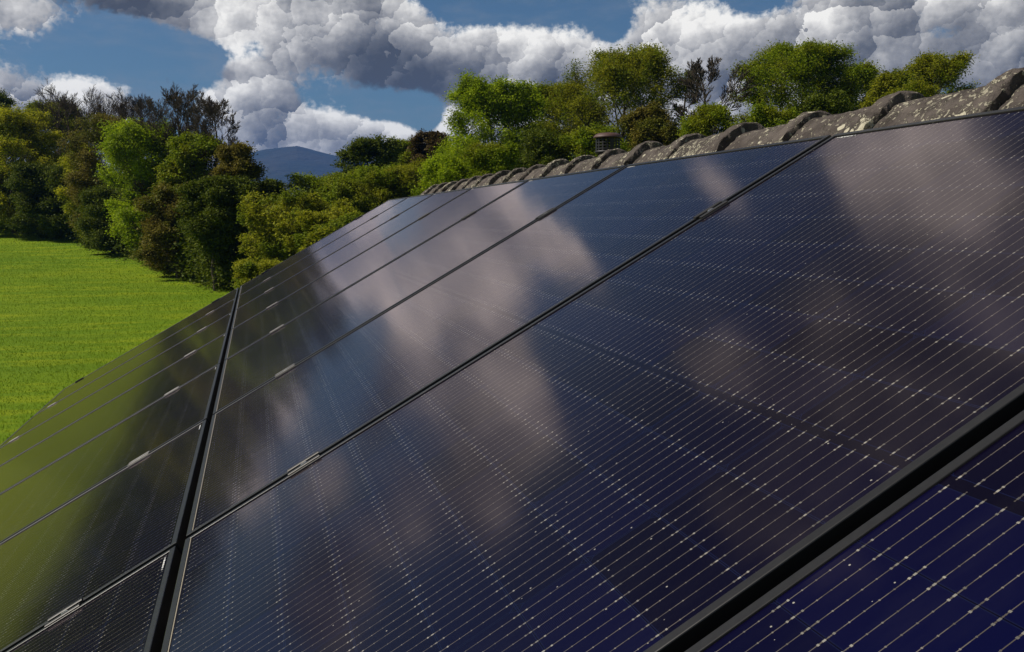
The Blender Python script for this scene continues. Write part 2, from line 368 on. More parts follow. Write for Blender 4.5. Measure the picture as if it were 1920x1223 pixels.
# ------------------------------------------------------------------ trees
def perp(d, rng):
    r = rng.normal(size=d.shape); r -= (r * d).sum(1, keepdims=True) * d; return r / (np.linalg.norm(r, axis=1, keepdims=True) + 1e-9)
def grow(rng, H, RR, z0=.15, top=.93, n1=26, kids=(9, 6, 4), spread=1.0, up=.25, droop=0.0, peak=.42, lean=(0, 0), ratio=.5):
    """returns segment arrays p0,p1,r0,r1 and the terminal twigs (start,end)"""
    segs = []; nseg = 9
    tz = np.linspace(0, top, nseg + 1) * H
    wob = np.cumsum(rng.normal(0, .012 * H, (nseg + 1, 2)), 0); wob[0] = 0
    tx = wob[:, 0] + lean[0] * tz / H; ty = wob[:, 1] + lean[1] * tz / H
    rad = .020 * H * (1 - .92 * tz / (H * top)) + .012
    T = np.stack([tx, ty, tz], 1)
    segs.append((T[:-1], T[1:], rad[:-1], rad[1:]))
    t = z0 + (top - z0) * (np.arange(n1) + rng.random(n1) * .8) / n1; t = np.clip(t, 0, top * .999)
    st = np.stack([np.interp(t * H, tz, tx), np.interp(t * H, tz, ty), t * H], 1)
    az_ = np.arange(n1) * 2.39996 + rng.normal(0, .35, n1)
    q = (t - z0) / (1.02 - z0)
    ln = RR * np.sqrt(np.clip(1 - ((q - peak) / np.where(q < peak, peak * 1.25 + .02, 1.06 - peak)) ** 2, .05, 1)) * rng.uniform(.72, 1.12, n1)
    elv = np.radians(np.clip(5 + 75 * q ** 1.3 + rng.normal(0, 8, n1) - droop * 40 * (1 - q), -25, 82))
    d = np.stack([np.cos(az_) * np.cos(elv), np.sin(az_) * np.cos(elv), np.sin(elv)], 1)
    ln = ln / np.maximum(np.cos(elv), .62)
    ln = np.minimum(ln, (H * 1.0 - st[:, 2]) / np.maximum(d[:, 2], .12))
    rd = np.interp(t * H, tz, rad) * .5
    P0, D, L, RD = st, d, ln, rd; term = None
    for lev, k in enumerate(list(kids) + [0]):
        m1 = P0 + D * (L * .5)[:, None] + rng.normal(0, 1, P0.shape) * (L * .05)[:, None]
        D2 = D + np.array([0, 0, up]) * 1.0; D2 /= np.linalg.norm(D2, axis=1, keepdims=True)
        e_ = m1 + D2 * (L * .5)[:, None]
        segs.append((P0, m1, RD, RD * .7)); segs.append((m1, e_, RD * .7, RD * .35))
        if k == 0: term = (P0, m1, e_); break
        tt = (.22 + .78 * (np.arange(k)[None, :] + rng.random((len(P0), k))) / k)
        a = np.where(tt[..., None] < .5, P0[:, None] + (m1 - P0)[:, None] * (tt * 2)[..., None], m1[:, None] + (e_ - m1)[:, None] * (tt * 2 - 1)[..., None])
        par = np.repeat(D2, k, 0); a = a.reshape(-1, 3); tt = tt.ravel()
        ang = np.radians(rng.uniform(28, 62, len(a))) * spread * (1.15 - .5 * tt)
        pp = perp(par, rng); nd = par * np.cos(ang)[:, None] + pp * np.sin(ang)[:, None]; nd[:, 2] += up * .5 - droop * .3; nd /= np.linalg.norm(nd, axis=1, keepdims=True)
        L = np.repeat(L, k) * ratio * rng.uniform(.7, 1.15, len(a)) * (1.15 - .45 * tt); RD = np.maximum(np.repeat(RD, k) * .5, .010)
        P0, D = a, nd
    p0 = np.concatenate([s[0] for s in segs]); p1 = np.concatenate([s[1] for s in segs])
    r0 = np.concatenate([s[2] for s in segs]); r1 = np.concatenate([s[3] for s in segs])
    return p0, p1, r0, r1, term
def tubes(p0, p1, r0, r1, minr=.008):
    V = []; Fc = []; off = 0
    for mask, ns in ((r0 > .05, 8), (r0 <= .05, 3)):
        a, b, ra, rb = p0[mask], p1[mask], np.maximum(r0[mask], minr), np.maximum(r1[mask], minr)
        n = len(a)
        if n == 0: continue
        d = b - a; d /= (np.linalg.norm(d, axis=1, keepdims=True) + 1e-9)
        ref = np.where(np.abs(d[:, 2:3]) < .9, np.array([[0, 0, 1.]]), np.array([[1., 0, 0]]))
        x = np.cross(d, ref); x /= np.linalg.norm(x, axis=1, keepdims=True); y = np.cross(d, x)
        th = np.arange(ns) * 2 * np.pi / ns; ring = np.cos(th)[None, :, None] * x[:, None] + np.sin(th)[None, :, None] * y[:, None]
        va = a[:, None] + ring * ra[:, None, None]; vb = b[:, None] + ring * rb[:, None, None]
        vv = np.concatenate([va, vb], 1); V.append(vv.reshape(-1, 3))
        base = off + np.arange(n)[:, None] * 2 * ns; k = np.arange(ns)[None, :]; k2 = (k + 1) % ns
        Fc.append(np.stack([base + k, base + k2, base + ns + k2, base + ns + k], -1).reshape(-1, 4)); off += n * 2 * ns
    return np.concatenate(V), np.concatenate(Fc)
def leaves(rng, term, per, size, jit, flat=.7):
    P0, m1, e_ = term; n = len(P0)
    t = .15 + .95 * rng.random((n, per))
    c = np.where(t[..., None] < .5, P0[:, None] + (m1 - P0)[:, None] * (t * 2)[..., None], m1[:, None] + (e_ - m1)[:, None] * (t * 2 - 1)[..., None])
    c = c.reshape(-1, 3) + rng.normal(0, 1, (n * per, 3)) * np.array([jit, jit, jit * .6])
    k = len(c); nrm = rng.normal(0, 1, (k, 3)); nrm[:, 2] = np.abs(nrm[:, 2]) + flat; nrm /= np.linalg.norm(nrm, axis=1, keepdims=True)
    x = perp(nrm, rng); y = np.cross(nrm, x); s = size * rng.uniform(.6, 1.25, k)[:, None]
    V = np.stack([c - x * s * .5, c - y * s * .30 - nrm * s * .07, c + x * s * .5, c + y * s * .30 - nrm * s * .07], 1)
    return V.reshape(-1, 3), np.arange(4 * k).reshape(-1, 4)

LEAF = {
 'bright': leaf_mat("bright_spring_leaves", (0.185, 0.286, 0.006), (0.398, 0.476, 0.012), .4, c3=(0.142, 0.204, 0.006)),
 'green': leaf_mat("green_leaves", (0.106, 0.170, 0.004), (0.241, 0.292, 0.010), .4, c3=(0.199, 0.211, 0.008)),
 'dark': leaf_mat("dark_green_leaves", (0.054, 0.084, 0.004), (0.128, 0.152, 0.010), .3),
 'olive': leaf_mat("olive_leaves", (0.149, 0.177, 0.008), (0.298, 0.286, 0.014), .4, c3=(0.114, 0.163, 0.006)),
 'yellow': leaf_mat("yellow_green_leaves", (0.256, 0.299, 0.010), (0.511, 0.462, 0.018), .4, c3=(0.142, 0.190, 0.008)),
 'brown': leaf_mat("brown_budding_leaves", (0.114, 0.095, 0.014), (0.213, 0.177, 0.024), .3, c3=(0.114, 0.129, 0.010)),
 'copper': leaf_mat("copper_leaves", (0.057, 0.041, 0.014), (0.114, 0.079, 0.020), .25),
 'haw': leaf_mat("hedge_leaves", (0.185, 0.218, 0.010), (0.383, 0.367, 0.018), .4, c3=(0.135, 0.190, 0.010)),
}
MESHES = {}
def tree(name, label, cat, px, d, top_py, hw_px, leaf='green', seed=1, per=9, size=.22, jit=.20, z0=.12, group=None, base_px=None, twigs=True, **kw):
    x, y, z = at(px, d); H = height_at(px, top_py, d) - z; RR = hw_px / FPX * d
    rng = np.random.default_rng(seed)
    p0, p1, r0, r1, term = grow(rng, H, RR, z0=z0, **kw)
    # fit the crown to its measured height and width
    ends = term[2]; sh = H / max(np.percentile(ends[:, 2], 99.7), .1); sr = RR / max(np.percentile(np.hypot(ends[:, 0] - ends[:, 0].mean(), ends[:, 1] - ends[:, 1].mean()), 86), .1)
    cx, cy = ends[:, 0].mean(), ends[:, 1].mean(); cz = ends[:, 2].mean()
    for q_ in (p0, p1) + tuple(term): q_[:, 0] -= cx * q_[:, 2] / cz; q_[:, 1] -= cy * q_[:, 2] / cz
    S = np.array([sr, sr, sh])
    p0, p1 = p0 * S, p1 * S; term = tuple(t * S for t in term)
    def dome(q_):
        e_ = np.sqrt((q_[:, 0] ** 2 + q_[:, 1] ** 2) / RR ** 2 + ((q_[:, 2] - .52 * H) / (.50 * H)) ** 2)
        f_ = np.where(e_ > .9, (.9 + (e_ - .9) * .62) / np.maximum(e_, 1e-6), 1.0); low_ = q_[:, 2] < .3 * H
        q_ = q_.copy(); q_[:, :2] *= np.where(low_, 1.0, f_)[:, None]; q_[:, 2] = np.where(low_, q_[:, 2], .52 * H + (q_[:, 2] - .52 * H) * f_); return q_
    if leaf: p0, p1 = dome(p0), dome(p1); term = tuple(dome(t) for t in term)
    o = empty(name, (x, y, z - .05), (0, 0, rng.random() * 6.28)); tag(o, label, cat, group)
    k = rng.random(len(p0)) < 1
    V, F = tubes(p0, p1, r0, r1, .008 if leaf else (.011 if px < 900 else .019)); link("trunk", np_mesh("trunk", V, F, True), BARK if leaf else BARKD, o)
    if leaf:
        V, F = leaves(rng, term, per, size, jit); link("crown", np_mesh("crown", V, F), LEAF[leaf], o)
    return o

# left tree line (photo column, depth, top row, half width)
tree("tree", "dull olive round-topped tree behind the yellow-green tree at the photo's left edge", "tree", 108, 112, 190, 80, 'olive', 11, 17, .21, .34)
tree("tree", "grey-green treetop poking up at the photo's left edge behind the others", "tree", -15, 118, 168, 60, 'dark', 12, 16, .21, .34)
tree("tree", "yellow-green sunlit tree at the photo's left edge above the meadow", "tree", 28, 98, 192, 92, 'yellow', 13, 17, .19, .32, z0=.05)
tree("tree", "low dark green tree at the meadow edge under the olive round-topped tree", "tree", 95, 94, 300, 62, 'dark', 14, 17, .19, .32, z0=.03)
tree("bare_tree", "bare spreading tree with forked crown, leftmost of the leafless ones", "tree", 142, 104, 166, 72, None, 21, kids=(9, 8, 7), up=.2, z0=.25, n1=20, ratio=.56, spread=.85, group='leafless trees in the left tree line')
tree("bare_tree", "bare thin tree standing behind the brown and yellow tree", "tree", 232, 100, 180, 52, None, 22, kids=(9, 8, 6), up=.25, z0=.3, n1=20, ratio=.56, spread=.85, group='leafless trees in the left tree line')
tree("bare_tree", "bare tree behind the bright lime green tree, with a fan of upright twigs", "tree", 270, 98, 172, 54, None, 23, kids=(9, 8, 6), up=.25, z0=.3, n1=20, ratio=.56, spread=.85, group='leafless trees in the left tree line')
tree("tree", "brown and yellow tree between the leftmost bare tree and the bright lime green tree", "tree", 208, 88, 212, 66, 'brown', 15, 16, .16, .30, z0=.08)
tree("tree", "small yellow-orange leaved tree at the left side of the brown and yellow one", "tree", 158, 90, 268, 34, 'yellow', 16, 10, .18, .25, z0=.04, n1=16)
tree("tree", "bright lime green tree standing in front of the dark twiggy trees by the meadow", "tree", 290, 74, 222, 84, 'bright', 17, 18, .16, .30, z0=.04, n1=30)
tree("bare_tree", "tall bare twiggy tree rising above the bright lime green tree", "tree", 342, 73, 164, 56, None, 24, kids=(9, 8, 7), up=.22, z0=.2, n1=26, ratio=.56, spread=.85, group='leafless trees in the left tree line')
tree("bare_tree", "tall bare twiggy tree with rounded top, rightmost of the left tree line", "tree", 403, 70, 180, 52, None, 25, kids=(9, 8, 7), up=.22, z0=.2, n1=26, ratio=.56, spread=.85, group='leafless trees in the left tree line')
tree("tree", "green leafy tree growing between the two tall bare twiggy trees", "tree", 375, 70, 246, 62, 'green', 18, 11, .18, .25, z0=.08)
tree("tree", "brown twiggy budding tree right of the tall bare trees, beside the mountain gap", "tree", 446, 64, 264, 38, 'brown', 19, 11, .17, .23, z0=.06, up=.35, n1=20)
tree("tree", "dark ivy-green tree low at the right end of the meadow edge", "tree", 432, 61, 330, 52, 'dark', 20, 12, .17, .23, z0=.10)
tree("tree", "brown scrubby tree at the meadow edge under the bright lime green tree", "tree", 330, 67, 345, 62, 'brown', 26, 11, .17, .23, z0=.02)
tree("tree", "dark scrubby tree at the meadow edge left of the bright lime green tree", "tree", 215, 82, 350, 55, 'dark', 27, 16, .16, .30, z0=.02)
tree("tree", "dark trunked tree at the meadow edge in front of the tall bare trees", "tree", 400, 60, 330, 48, 'dark', 28, 12, .15, .23, z0=.48)

# left of the frame (mirrored in the lower panels)
k = 0
for (px, d, tp, hw, lf) in ((-80, 104, 175, 100, 'dark'), (-190, 106, 150, 110, 'dark'), (-310, 104, 140, 110, 'dark'), (-430, 106, 150, 115, 'brown'), (-560, 104, 165, 115, 'dark'), (-700, 100, 180, 115, 'dark'), (-860, 98, 200, 125, 'olive')):
    tree("tree", "tree of the meadow edge left of the frame, %s" % ('first second third fourth fifth sixth seventh'.split()[k] + ' from it'), "tree", px, d, tp, hw, lf, 40 + k, 12, .42, .40, z0=.03); k += 1

# hedge and mid trees
tree("hawthorn_bush", "low yellow-green bush touching the far corner of the panel array", "bush", 482, 52, 484, 46, 'haw', 31, 9, .12, .12, z0=.02, n1=24, top=.7)
tree("hawthorn_bush", "large olive yellow bush beyond the far panels, below the mountain", "bush", 560, 58, 352, 100, 'haw', 32, 12, .15, .15, z0=.02, n1=28, top=.75)
tree("hawthorn_bush", "olive bush behind the far edge of the panels, right of the large yellow one", "bush", 640, 54, 385, 75, 'haw', 33, 12, .15, .15, z0=.02, n1=26, top=.75)
tree("bush", "small dark treetop just left of the foot of the mountain", "bush", 508, 76, 336, 34, 'dark', 34, 8, .22, .2, z0=.05, n1=20)
tree("bush", "mid green rounded thicket right of the mountain foot", "bush", 612, 72, 322, 72, 'green', 35, 15, .17, .23, z0=.02, n1=26)
tree("bush", "mid green thicket below the small dark round-topped tree", "bush", 700, 66, 306, 82, 'green', 36, 16, .16, .22, z0=.02, n1=28)
tree("bush", "olive thicket left of the bright bush at the ridge end", "bush", 775, 64, 300, 68, 'olive', 37, 16, .16, .22, z0=.02, n1=26)
tree("round_tree", "small dark green round-topped tree right of the mountain", "tree", 694, 92, 250, 54, 'dark', 38, 14, .22, .27, z0=.1, n1=22)
tree("round_tree", "mid green tree between the dark round-topped tree and the copper one", "tree", 760, 96, 262, 46, 'green', 39, 12, .22, .27, z0=.1)
tree("copper_tree", "dark copper-brown tree left of the first tall green tree", "tree", 808, 84, 244, 40, 'copper', 61, 10, .22, .22, z0=.1, droop=.3)
tree("bush", "bright yellow-green bush behind the far end of the ridge tiles", "bush", 838, 56, 285, 66, 'bright', 62, 16, .13, .19, z0=.02, n1=28)
tree("bush", "green bush behind the ridge tiles, under the first tall green tree", "bush", 930, 54, 262, 66, 'green', 63, 15, .13, .19, z0=.02, n1=26)
# right tree line beyond the ridge
tree("tall_tree", "tall bright green tree, first of the row beyond the ridge from the left", "tree", 925, 72, 142, 98, 'bright', 64, 21, .16, .32, z0=.10, n1=26, kids=(9, 7, 4))
tree("tall_tree", "olive green tree between the bright green tree and the largest domed tree", "tree", 1045, 80, 150, 84, 'olive', 65, 20, .16, .36, z0=.1, n1=24, kids=(9, 7, 4))
tree("tall_tree", "largest domed olive tree with gaps of sky, behind the flue cowl", "tree", 1162, 76, 84, 124, 'olive', 66, 19, .16, .32, z0=.22, n1=28, kids=(10, 7, 4), peak=.5)
tree("tree", "low brownish tree beneath the right side of the largest domed tree", "tree", 1215, 64, 196, 62, 'brown', 67, 14, .16, .21, z0=.05, n1=22)
tree("bush", "dark green bush behind the flue cowl", "bush", 1110, 58, 232, 76, 'green', 68, 15, .14, .20, z0=.02, n1=26)
tree("bare_tree", "bare forked tree standing between the largest domed tree and the dense green one", "tree", 1322, 70, 112, 66, None, 69, kids=(9, 8, 6), up=.2, z0=.28, n1=14, ratio=.56, spread=.85, group='leafless trees beyond the ridge')
tree("bare_tree", "slimmer bare tree close beside the bare forked tree, left of it", "tree", 1278, 80, 128, 26, None, 70, kids=(9, 7, 5), up=.5, z0=.3, n1=14, group='leafless trees beyond the ridge')
tree("tall_tree", "dense green domed tree, its top the highest right of the bare trees", "tree", 1490, 72, 72, 112, 'green', 71, 22, .16, .32, z0=.12, n1=28, kids=(10, 7, 4), peak=.4)
tree("tall_tree", "smaller green tree at the right shoulder of the dense domed tree", "tree", 1592, 76, 116, 48, 'green', 72, 20, .16, .34, z0=.12, n1=22)
tree("tall_tree", "grey-green feathery tree, rightmost of the row beyond the ridge", "tree", 1738, 72, 92, 74, 'olive', 73, 16, .16, .30, z0=.2, n1=24, kids=(8, 6, 4), up=.5)
tree("bush", "olive bush left of the rightmost feathery tree", "bush", 1655, 66, 132, 52, 'olive', 74, 12, .16, .22, z0=.05, n1=24)
tree("bush", "green bush below the bare forked tree", "bush", 1325, 56, 196, 66, 'green', 75, 15, .13, .19, z0=.02, n1=26)
tree("bush", "dark green bush under the dense domed tree's left side", "bush", 1425, 54, 188, 68, 'green', 76, 15, .13, .19, z0=.02, n1=26)
tree("bush", "dark bush under the dense domed tree's right side", "bush", 1545, 58, 165, 70, 'dark', 77, 15, .14, .20, z0=.02, n1=26)
tree("bush", "low green bush under the rightmost feathery tree", "bush", 1700, 56, 150, 72, 'olive', 78, 14, .13, .19, z0=.02, n1=26)
tree("bush", "dark green bush under the olive tree left of the largest domed tree", "bush", 1020, 60, 240, 66, 'dark', 79, 14, .14, .20, z0=.02, n1=26)

def build_undergrowth():
    """the unbroken scrub at the foot of both tree lines"""
    rng = np.random.default_rng(77)
    P_ = []
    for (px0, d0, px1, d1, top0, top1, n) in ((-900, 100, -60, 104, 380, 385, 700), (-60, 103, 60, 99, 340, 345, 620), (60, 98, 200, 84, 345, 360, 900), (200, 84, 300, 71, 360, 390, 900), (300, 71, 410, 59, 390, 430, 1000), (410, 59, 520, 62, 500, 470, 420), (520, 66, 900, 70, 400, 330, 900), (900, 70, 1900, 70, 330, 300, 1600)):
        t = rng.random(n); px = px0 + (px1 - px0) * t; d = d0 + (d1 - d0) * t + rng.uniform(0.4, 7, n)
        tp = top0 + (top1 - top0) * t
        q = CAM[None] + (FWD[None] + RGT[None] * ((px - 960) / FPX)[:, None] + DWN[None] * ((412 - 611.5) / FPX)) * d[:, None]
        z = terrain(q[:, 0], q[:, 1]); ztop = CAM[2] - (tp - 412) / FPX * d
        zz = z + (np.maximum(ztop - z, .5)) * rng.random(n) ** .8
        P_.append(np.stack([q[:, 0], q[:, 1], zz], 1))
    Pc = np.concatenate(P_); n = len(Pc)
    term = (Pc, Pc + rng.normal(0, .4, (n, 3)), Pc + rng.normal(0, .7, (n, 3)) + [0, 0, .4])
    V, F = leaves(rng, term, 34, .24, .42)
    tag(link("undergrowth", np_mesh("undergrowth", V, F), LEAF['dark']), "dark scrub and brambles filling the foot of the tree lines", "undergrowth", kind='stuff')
build_undergrowth()

# ------------------------------------------------------------------ house
def build_house():
    root = empty("house", (1.4, -4, 0)); tag(root, "house whose tiled roof with lichened ridge carries the solar panels", "house")
    def par(o): o.parent = root; o.matrix_parent_inverse = Matrix.Translation((-1.4, 4, 0)); return o
    mt, b = new_mat("concrete_roof_tiles"); p = genpos()
    n = noise(p, 6, 6, .65); c = mixc(n, (.055, .048, .045), (.11, .10, .092))
    c = mixc(smooth(noise(p, 9, 5, .6), .60, .70), c, (.30, .28, .20)); setin(b, 'Base Color', c); setin(b, 'Roughness', .92)
    bump(b, n + smooth(absn(fract(separate(p)[1] * 3.33) - .5), .1, .45) * .6, .8, .02)
    # ridge at v=1.61
    xr, zr = 1.618 * cP + .10 * sP, 4.2 + 1.618 * sP - .10 * cP
    ye0, ye1 = -.06, -13.0           # eave ends; ridge runs from y=-1.42 (hip) to the near gable
    mb = MB(); ncr = 13; run = 1.61 + 1.66
    for side in (1, -1):
        for k in range(ncr):
            a0 = k / ncr; a1 = (k + 1) / ncr + .012
            def P3(a, lift):
                dist = (1 - a) * run
                x = xr - side * dist * cP; z = zr - dist * sP + lift - .012
                yend = ye0 - (ye0 + 1.42) * min(a, 1)
                return x, z, yend
            x0, z0, y0 = P3(a0, .030); x1, z1, y1 = P3(a1, .004)
            mb.add([(x0, y0, z0), (x0, ye1, z0), (x1, ye1, z1), (x1, y1, z1), (x0, y0, z0 - .03), (x0, ye1, z0 - .03)], [(0, 1, 2, 3), (0, 4, 5, 1)])
    # hip face
    e = run * cP; ze = zr - run * sP
    mb.add([(xr - e, ye0, ze), (xr + e, ye0, ze), (xr, -1.42, zr)], [(0, 1, 2)])
    # soffit
    mb.add([(xr - e, ye0, ze - .03), (xr + e, ye0, ze - .03), (xr + e, ye1, ze - .03), (xr - e, ye1, ze - .03)], [(0, 1, 2, 3)])
    rf = par(link("roof", mb.mesh("roof"), mt))
    # walls
    wm, b = new_mat("rendered_wall"); p = genpos(); setin(b, 'Base Color', mixc(noise(p, 2, 5), (.55, .53, .48), (.66, .64, .58))); setin(b, 'Roughness', .9); bump(b, noise(p, 60, 3), .3, .004)
    mb = MB(); mb.box(xr - e + .4, xr + e - .4, ye1 + .25, ye0 - .4, 0, ze - .035)
    mb.add([(xr - e + .4, ye1 + .25, ze - .035), (xr + e - .4, ye1 + .25, ze - .035), (xr, ye1 + .25, zr - .32)], [(0, 1, 2)])
    par(link("wall", mb.mesh("wall"), wm))
    gm, b = new_mat("black_gutter"); setin(b, 'Base Color', (.02, .02, .022)); setin(b, 'Roughness', .35)
    mb = MB()
    prof = [(.055 * math.cos(t), .055 * math.sin(t)) for t in np.linspace(math.pi, 2 * math.pi, 9)] + [(.049 * math.cos(t), .049 * math.sin(t)) for t in np.linspace(2 * math.pi, math.pi, 9)]
    mb.prism([(xr - e - .05 + a, ze - .03 + c_) for a, c_ in prof], ye1, ye0)
    par(link("gutter", mb.mesh("gutter", False), gm))
    # ridge tiles
    tm, b = new_mat("lichened_ridge_tile"); p = objco(); wp = genpos()
    info = N(N.nt.nodes.new("ShaderNodeObjectInfo").outputs['Random'])
    q = vadd(p, combine(info * 37.0, info * 11.0, info * 5.0))
    n = noise(q, 14, 7, .68); c = mixc(smooth(n, .3, .7), (.046, .038, .034), (.128, .108, .096))
    px_, py_, pz_ = separate(p)
    low = smooth(-pz_, -.050, .005)
    l1 = noise(q, 85, 6, .70, .8); patch = noise(q, 8.0, 3, .5)
    lm = smooth(l1 + patch * .55 + low * .30, .86, .93)
    l2 = smooth(noise(q, 75, 3, .6) + patch * .3, .73, .78) * .6
    vr = voronoi(q, 26, 'F1'); ring = smooth(.30 - vr, .0, .06) * smooth(noise(q, 9, 2), .56, .62)
    lich = mx(mx(lm, ring), l2)
    lc = mixc(noise(q, 60, 3), (.30, .27, .19), (.66, .62, .48))
    lc = mixc(smooth(noise(q, 3.0, 2), .66, .74) * .4, lc, (.36, .33, .08))
    setin(b, 'Base Color', mixc(lich, c, lc)); setin(b, 'Roughness', .95); setin(b, 'Specular IOR Level', .2)
    bump(b, n * .9 + lich * .5 + noise(q, 120, 4, .7) * .6, 1.0, .010)
    TH = -.014
    def tile_mesh(seed):
        rng = np.random.default_rng(seed); Lt = .372; na = 34
        ys = np.concatenate([[0, .003, .007], np.linspace(.012, .075, 17), np.linspace(.085, Lt, 22)]); ny_ = len(ys); V = []
        th = math.pi * (-.10 + 1.20 * np.arange(na) / (na - 1)); nz = rng.normal(0, .0011, (ny_, na))
        chip = .0035 * np.sin(th * 7 + seed) + .002 * np.sin(th * 17 + seed * 3)
        for inner in (0, 1):
            for j, yy in enumerate(ys):
                q_ = min(1, max(0, (.064 - yy) / .020)); base = .094 + .0165 * q_ * q_ * (3 - 2 * q_) - .005 * max(0, 1 - yy / .005)
                lump = .0018 * np.sin(yy * 61 + th * 5 + seed) * np.sin(th * 9 + yy * 37 + seed * 2)
                rr = (base + lump + nz[j]) * (.985 + .045 * np.cos(4 * (th - math.pi / 2)))
                if inner: rr = np.full(na, .081) * (.985 + .045 * np.cos(4 * (th - math.pi / 2)))
                y_ = np.full(na, yy) + (chip if yy < .001 else 0)
                V += list(zip(rr * np.cos(th) * 1.02, y_, rr * np.sin(th) * .99 - .004))
        F = []; m_ = ny_ * na
        for j in range(ny_ - 1):
            for k_ in range(na - 1):
                a = j * na + k_; F.append((a, a + 1, a + na + 1, a + na)); F.append((m_ + a, m_ + a + na, m_ + a + na + 1, m_ + a + 1))
            F.append((j * na, (j + 1) * na, m_ + (j + 1) * na, m_ + j * na)); e_ = na - 1
            F.append((j * na + e_, m_ + j * na + e_, m_ + (j + 1) * na + e_, (j + 1) * na + e_))
        for k_ in range(na - 1):
            F.append((k_, m_ + k_, m_ + k_ + 1, k_ + 1)); l_ = (ny_ - 1) * na + k_; F.append((l_, l_ + 1, m_ + l_ + 1, m_ + l_))
        me = bpy.data.meshes.new("ridge_tile"); me.from_pydata([tuple(map(float, v)) for v in V], [], F); me.update()
        bm = bmesh.new(); bm.from_mesh(me); bmesh.ops.recalc_face_normals(bm, faces=bm.faces)
        for e_ in bm.edges:
            if len(e_.link_faces) == 2 and e_.calc_face_angle(0) > .9: e_.smooth = False
        bm.to_mesh(me); bm.free()
        me.polygons.foreach_set('use_smooth', [True] * len(me.polygons)); me.materials.append(tm); return me
    tms = [tile_mesh(s) for s in range(4)]
    # collar edges measured at u = 7.035, 6.693, 6.36 ...
    rng = random.Random(4)
    pitch = .336; u = 6.950 + 5 * pitch
    k = 0
    while u > 1.35:
        y = -u
        o = bpy.data.objects.new("ridge_tile", tms[k % 4]); COL.objects.link(o); par(o)
        o.location = (xr + rng.uniform(-.004, .004), y - .018, zr + .006 + rng.uniform(-.004, .004)); o.rotation_euler = (rng.uniform(-.008, .008) - .022, rng.uniform(-.03, .03), rng.uniform(-.012, .012))
        u -= pitch; k += 1
    # hip tiles down the hip (behind the far panels)
    hv = Vector((xr - e, ye0, ze)) - Vector((xr, -1.42, zr)); n_h = int(hv.length / pitch)
    for i in range(1, n_h - 1):
        for sgn in (-1, 1):
            dv = Vector((sgn * abs(hv.x), hv.y, hv.z)).normalized(); o = bpy.data.objects.new("hip_tile", tms[i % 4]); COL.objects.link(o); par(o)
            pos = Vector((xr, -1.42, zr - .075)) + dv * pitch * i; o.location = pos
            o.rotation_mode = 'QUATERNION'; o.rotation_quaternion = dv.to_track_quat('Y', 'Z')
    # flue on the far slope
    fx, fy = 2.455, -2.462
    fm, b = new_mat("black_flue_metal"); p = objco(); setin(b, 'Base Color', mixc(noise(p, 30, 4), (.006, .006, .007), (.014, .012, .012))); setin(b, 'Roughness', .55)
    cm, b = new_mat("rusted_cowl_cap"); p = objco(); setin(b, 'Base Color', mixc(noise(p, 22, 5, .6), (.050, .024, .020), (.11, .060, .050))); setin(b, 'Roughness', .6)
    zroof = zr - (fx - xr) * math.tan(PITCH) - .1
    mb = MB(); mb.lathe([(.070, zroof), (.070, 5.215), (.088, 5.222), (.088, 5.234), (.070, 5.240)], 28, (fx, fy, 0)); mb.lathe([(.13, zroof), (.11, zroof + .12), (.075, zroof + .17), (.071, zroof + .17)], 28, (fx, fy, 0), False)
    fl = par(link("flue", mb.mesh("flue", True), fm))
    def sub(o): o.parent = fl; o.matrix_parent_inverse = Matrix(); return o
    mb = MB()
    for i in range(16):
        t = 2 * math.pi * i / 16; wdt = .013 if i % 4 == 0 else .0045
        c_, s_ = math.cos(t), math.sin(t); r_ = .078
        vs = [(fx + (r_ + dr) * c_ - q_ * s_, fy + (r_ + dr) * s_ + q_ * c_, z) for z in (5.235, 5.325) for dr in (0, .004) for q_ in (-wdt, wdt)]
        mb.add(vs, [(0, 1, 3, 2), (4, 6, 7, 5), (0, 4, 5, 1), (2, 3, 7, 6), (0, 2, 6, 4), (1, 5, 7, 3)])
    for z in (5.250, 5.270, 5.290, 5.308):
        mb.lathe([(.078, z - .0032), (.083, z - .0032), (.083, z + .0032), (.078, z + .0032), (.078, z - .0032)], 28, (fx, fy, 0), False)
    sub(link("cowl_cage", mb.mesh("cowl_cage"), fm))
    mb = MB(); mb.lathe([(.094, 5.320), (.0985, 5.322), (.097, 5.330), (.082, 5.345), (.060, 5.353), (.030, 5.356), (.001, 5.357)], 32, (fx, fy, 0))
    sub(link("cowl_cap", mb.mesh("cowl_cap", True), cm))
    return root
build_house()

